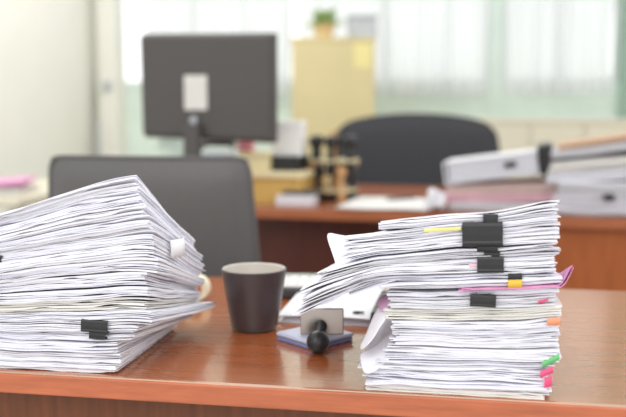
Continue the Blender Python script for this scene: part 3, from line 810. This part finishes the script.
# pile on the right
a = at(603, 217.5, z=DZ); pz = [217,204,191,178,166,154,150.5,142,136]
PL = [('white paper bundle at the bottom of the rightmost pile on the far desk','paper_grey',0,.34,7),
      ('white bundle with a small black clip in the rightmost pile','paper',.5,.33,6),
      ('white folder in the middle of the rightmost pile','paper_grey',1.5,.31,5),
      ('white bundle above the middle of the rightmost pile, tilted up to the right','paper',4,.35,5),
      ('white tilted bundle third from the top of the rightmost pile','paper_warm',6,.35,5),
      ('thin black sheet added as the shaded gap between the tilted bundles of the rightmost pile','black',7.5,.34,1),  # no real folder: black sheet stands in for shade between bundles
      ('greyish tilted folder second from the top of the rightmost pile','paper_grey',8,.33,4),
      ('tan and mauve folder on top of the rightmost pile','tan',9,.30,3)]
for i, (lab, m, tl__, w_, n_) in enumerate(PL):
    z0, z1 = DZ if i == 0 else zf(pz[i], 2.68), zf(pz[i+1], 2.68)
    o = flat_stack('paper_bundle' if i not in (2,5,6,7) else 'paper_folder', lab, 'paper bundle' if i not in (2,5,6,7) else 'folder', (a.x+.02+.006*(i%3), a.y+.03+.006*(i%2), z0), ang, w_, .26, z1-z0-.003, m, 31+i, n_, 'papers of the rightmost pile', R(tl__), wob=.003)
c_ = at(609, 197, Y=a.y+.02)
root = thing('binder_clip', 'small black binder clip on the rightmost pile of the far desk', 'binder clip', c_, ang)
MB().bb(-.016,.016,-.004,.014,-.008,.008,.003).build('spine','clip',root,local=True)
for s in (1,-1): MB().tube([(-.008,.0,s*.009),(-.005,.02,s*.012),(.005,.02,s*.012),(.008,0,s*.009)],.001,6).build('handle','wire',root,True,local=True)
c_ = at(600, 140, D=2.85)

# yellow tape roll / ring in the gap between piles
q = at(560, 178, D=2.75)

# ------------------------------------------------------------------ cream side table at the left
q = at(52, 193, z=DZ)
t = thing('side_table', 'cream laminate table at the far left with pink and white papers', 'table', (q.x-.6, q.y-.15, 0), 0)
sl = max(-.7, xl+.03-(q.x-.6))
MB().bb(sl,.6,-.1,.75,DZ-.03,DZ,.004).build('tabletop','beige',t,local=True)
for xx in (sl+.04,.54):
    for yy in (-.06,.69): MB().bb(xx,xx+.04,yy,yy+.04,0,DZ-.031).build('leg','plasticgrey',t,local=True)
q = at(0, 196, z=DZ)
flat_stack('paper_bundle','white and salmon paper bundle lying on the cream table at far left','paper bundle',(q.x-.05,q.y,DZ),R(12),.22,.28,.022,'paper_warm',51,5)
flat_stack('pink_folder','pink folder lying on the papers of the cream table at far left','folder',(q.x-.05,q.y+.01,DZ+.027),R(16),.24,.26,.016,'pink',52,3,None,R(4))

# ------------------------------------------------------------------ yellow cabinet
cl, cr_ = at(292, 37, D=5.2), at(375, 38, D=5.2)
cw = (cr_-cl).length; cang = math.atan2(cr_.y-cl.y, cr_.x-cl.x); ch = (cl.z+cr_.z)/2
t = thing('cabinet', 'tall plain yellow cabinet in front of the window curtains', 'cabinet', ((cl.x+cr_.x)/2, (cl.y+cr_.y)/2, 0), cang)
MB().bb(-cw/2,cw/2,0,.45,.06,ch-.02,.004).build('body','cabinet',t,local=True)
MB().bb(-cw/2-.008,cw/2+.008,-.01,.46,ch-.02,ch,.004).build('top_board','cabinet',t,local=True)
MB().bb(-cw/2+.02,cw/2-.02,.02,.43,0,.06).build('plinth','cabinet_trim',t,local=True)
for k in range(1):
    d_ = MB().bb(-cw/2+.006,cw/2-.006,-.018,-.001,.07,ch-.026,.003).build('door','cabinet',t,local=True)
    MB().bb(cw/2-.05,cw/2-.035,-.038,-.019,.62,.74,.004).build('handle','metal',d_,local=True)
a0, b0 = at(354, 68, D=5.17), at(372, 43, D=5.17)
nt_ = thing('notice', 'pale yellow paper notice stuck near the top of the yellow cabinet', 'notice', ((a0.x+b0.x)/2, (a0.y+b0.y)/2, a0.z), cang)
MB().bb(-(b0.x-a0.x)/2,(b0.x-a0.x)/2,-.003,0,0,b0.z-a0.z).build('sheet','notice',nt_,local=True)
# move the notice onto the door face
dloc = Vector((math.sin(cang), -math.cos(cang)))*.0185
dx = ((a0.x+b0.x)/2-t.location.x)*math.cos(cang)+((a0.y+b0.y)/2-t.location.y)*math.sin(cang)
nt_.location = (t.location.x+dx*math.cos(cang)+dloc.x, t.location.y+dx*math.sin(cang)+dloc.y, a0.z)
# plant and box on cabinet
pp = at(324, 36, D=5.3); 
t = thing('potted_plant', 'small green potted plant on top of the yellow cabinet', 'plant', (pp.x, pp.y, ch))
MB().lathe([(.05,0),(.07,.085),(.075,.09),(.065,.092),(.06,.08),(0,.078)], n=24).build('pot','pot',t,True,local=True)
mb = MB(); rn = random.Random(8)
for k in range(46):
    an = rn.uniform(0,6.28); el = rn.uniform(.2,1.35); L_ = rn.uniform(.1,.17); w_ = rn.uniform(.02,.036)
    d_ = Vector((math.cos(an)*math.cos(el), math.sin(an)*math.cos(el), math.sin(el))); sd_ = d_.cross(Vector((0,0,1))).normalized()
    o_ = Vector((0,0,.08)); rows = []
    for j in range(6):
        q = j/5; c = o_+d_*L_*q+Vector((0,0,-.05*q*q)); ww = w_*math.sin(math.pi*min(.98, q*.9+.08))
        rows.append([c-sd_*ww, c+Vector((0,0,.004)), c+sd_*ww])
    mb.quadgrid(rows)
fo = mb.build('foliage','leaf',t,True,local=True); s_ = fo.modifiers.new('thickness','SOLIDIFY'); s_.thickness = .002
pp = at(362, 36, D=5.42)
t = thing('storage_box', 'pale grey plastic box on top of the yellow cabinet beside the plant', 'box', (pp.x, pp.y, ch), cang)
MB().bb(-.09,.09,-.07,.07,0,.13,.008).build('box_body','plasticgrey',t,local=True)
MB().bb(-.096,.096,-.076,.076,.131,.15,.006).build('lid','plasticgrey',t,local=True)

# cream sideboard beyond black chair
q0 = at(478, 119, D=5.3); q1 = at(640, 122, D=5.1)
t = thing('sideboard', 'low cream sideboard along the green wall behind the black chair', 'sideboard', ((q0.x+q1.x)/2, (q0.y+q1.y)/2+.2, 0), 0)
sw = abs(q1.x-q0.x); sh_ = q0.z
MB().bb(-sw/2,sw/2,-.2,.2,.05,sh_-.025,.003).build('body','beige',t,local=True)
MB().bb(-sw/2-.01,sw/2+.01,-.22,.21,sh_-.025,sh_,.004).build('top_board','beige',t,local=True)
for k in range(3):
    d_ = MB().bb(-sw/2+.003+k*sw/3,-sw/2-.003+(k+1)*sw/3,-.219,-.201,.06,sh_-.03,.003).build('door','beige',t,local=True)
    MB().bb(-sw/2+.03+k*sw/3,-sw/2+.045+k*sw/3,-.24,-.22,.6,.7,.004).build('handle','metal',d_,local=True)
MB().bb(-sw/2+.02,sw/2-.02,-.18,.18,0,.05).build('plinth','cabinet_trim',t,local=True)

# ------------------------------------------------------------------ light
w = bpy.data.worlds.new('daylight'); sc.world = w; w.use_nodes = True
N = w.node_tree.nodes; bg = N['Background']
bg.inputs['Strength'].default_value = 1.0
# overcast daylight, brightest in the part of the sky the windows face
wt = w.node_tree; tc = N.new('ShaderNodeTexCoord'); dt_ = N.new('ShaderNodeVectorMath'); dt_.operation = 'DOT_PRODUCT'
dt_.inputs[1].default_value = Vector((-.35, .93, .12)).normalized()
wr = N.new('ShaderNodeValToRGB'); wr.color_ramp.interpolation = 'EASE'
wr.color_ramp.elements[0].position = .45; wr.color_ramp.elements[0].color = (1.0, .995, .985, 1)
wr.color_ramp.elements[1].position = .95; wr.color_ramp.elements[1].color = (1.5, 1.5, 1.48, 1)
wt.links.new(tc.outputs['Generated'], dt_.inputs[0]); wt.links.new(dt_.outputs['Value'], wr.inputs['Fac']); wt.links.new(wr.outputs['Color'], bg.inputs['Color'])
def area(name, loc, rot, size, sy, power, col=(1,1,1)):
    l = bpy.data.lights.new(name, 'AREA'); l.shape = 'RECTANGLE'; l.size = size; l.size_y = sy; l.energy = power; l.color = col
    o = bpy.data.objects.new(name, l); COL.objects.link(o); o.location = loc; o.rotation_euler = rot
area('fill_light', (-.5, -.9, 2.5), (R(42),0,0), 2.2, 1.4, 13, (1,.97,.94))  # added fill behind the camera, brightens the fronts of the stacks
area('fill_light', (-1.6, 4.3, 2.7), (0,0,0), 1.2, .6, 12, (1,.98,.95))  # added unseen fill over the far room, lifts the wall and files
sc.view_settings.view_transform = 'Standard'; sc.view_settings.look = 'None'
sc.view_settings.exposure = .37; sc.view_settings.gamma = 1
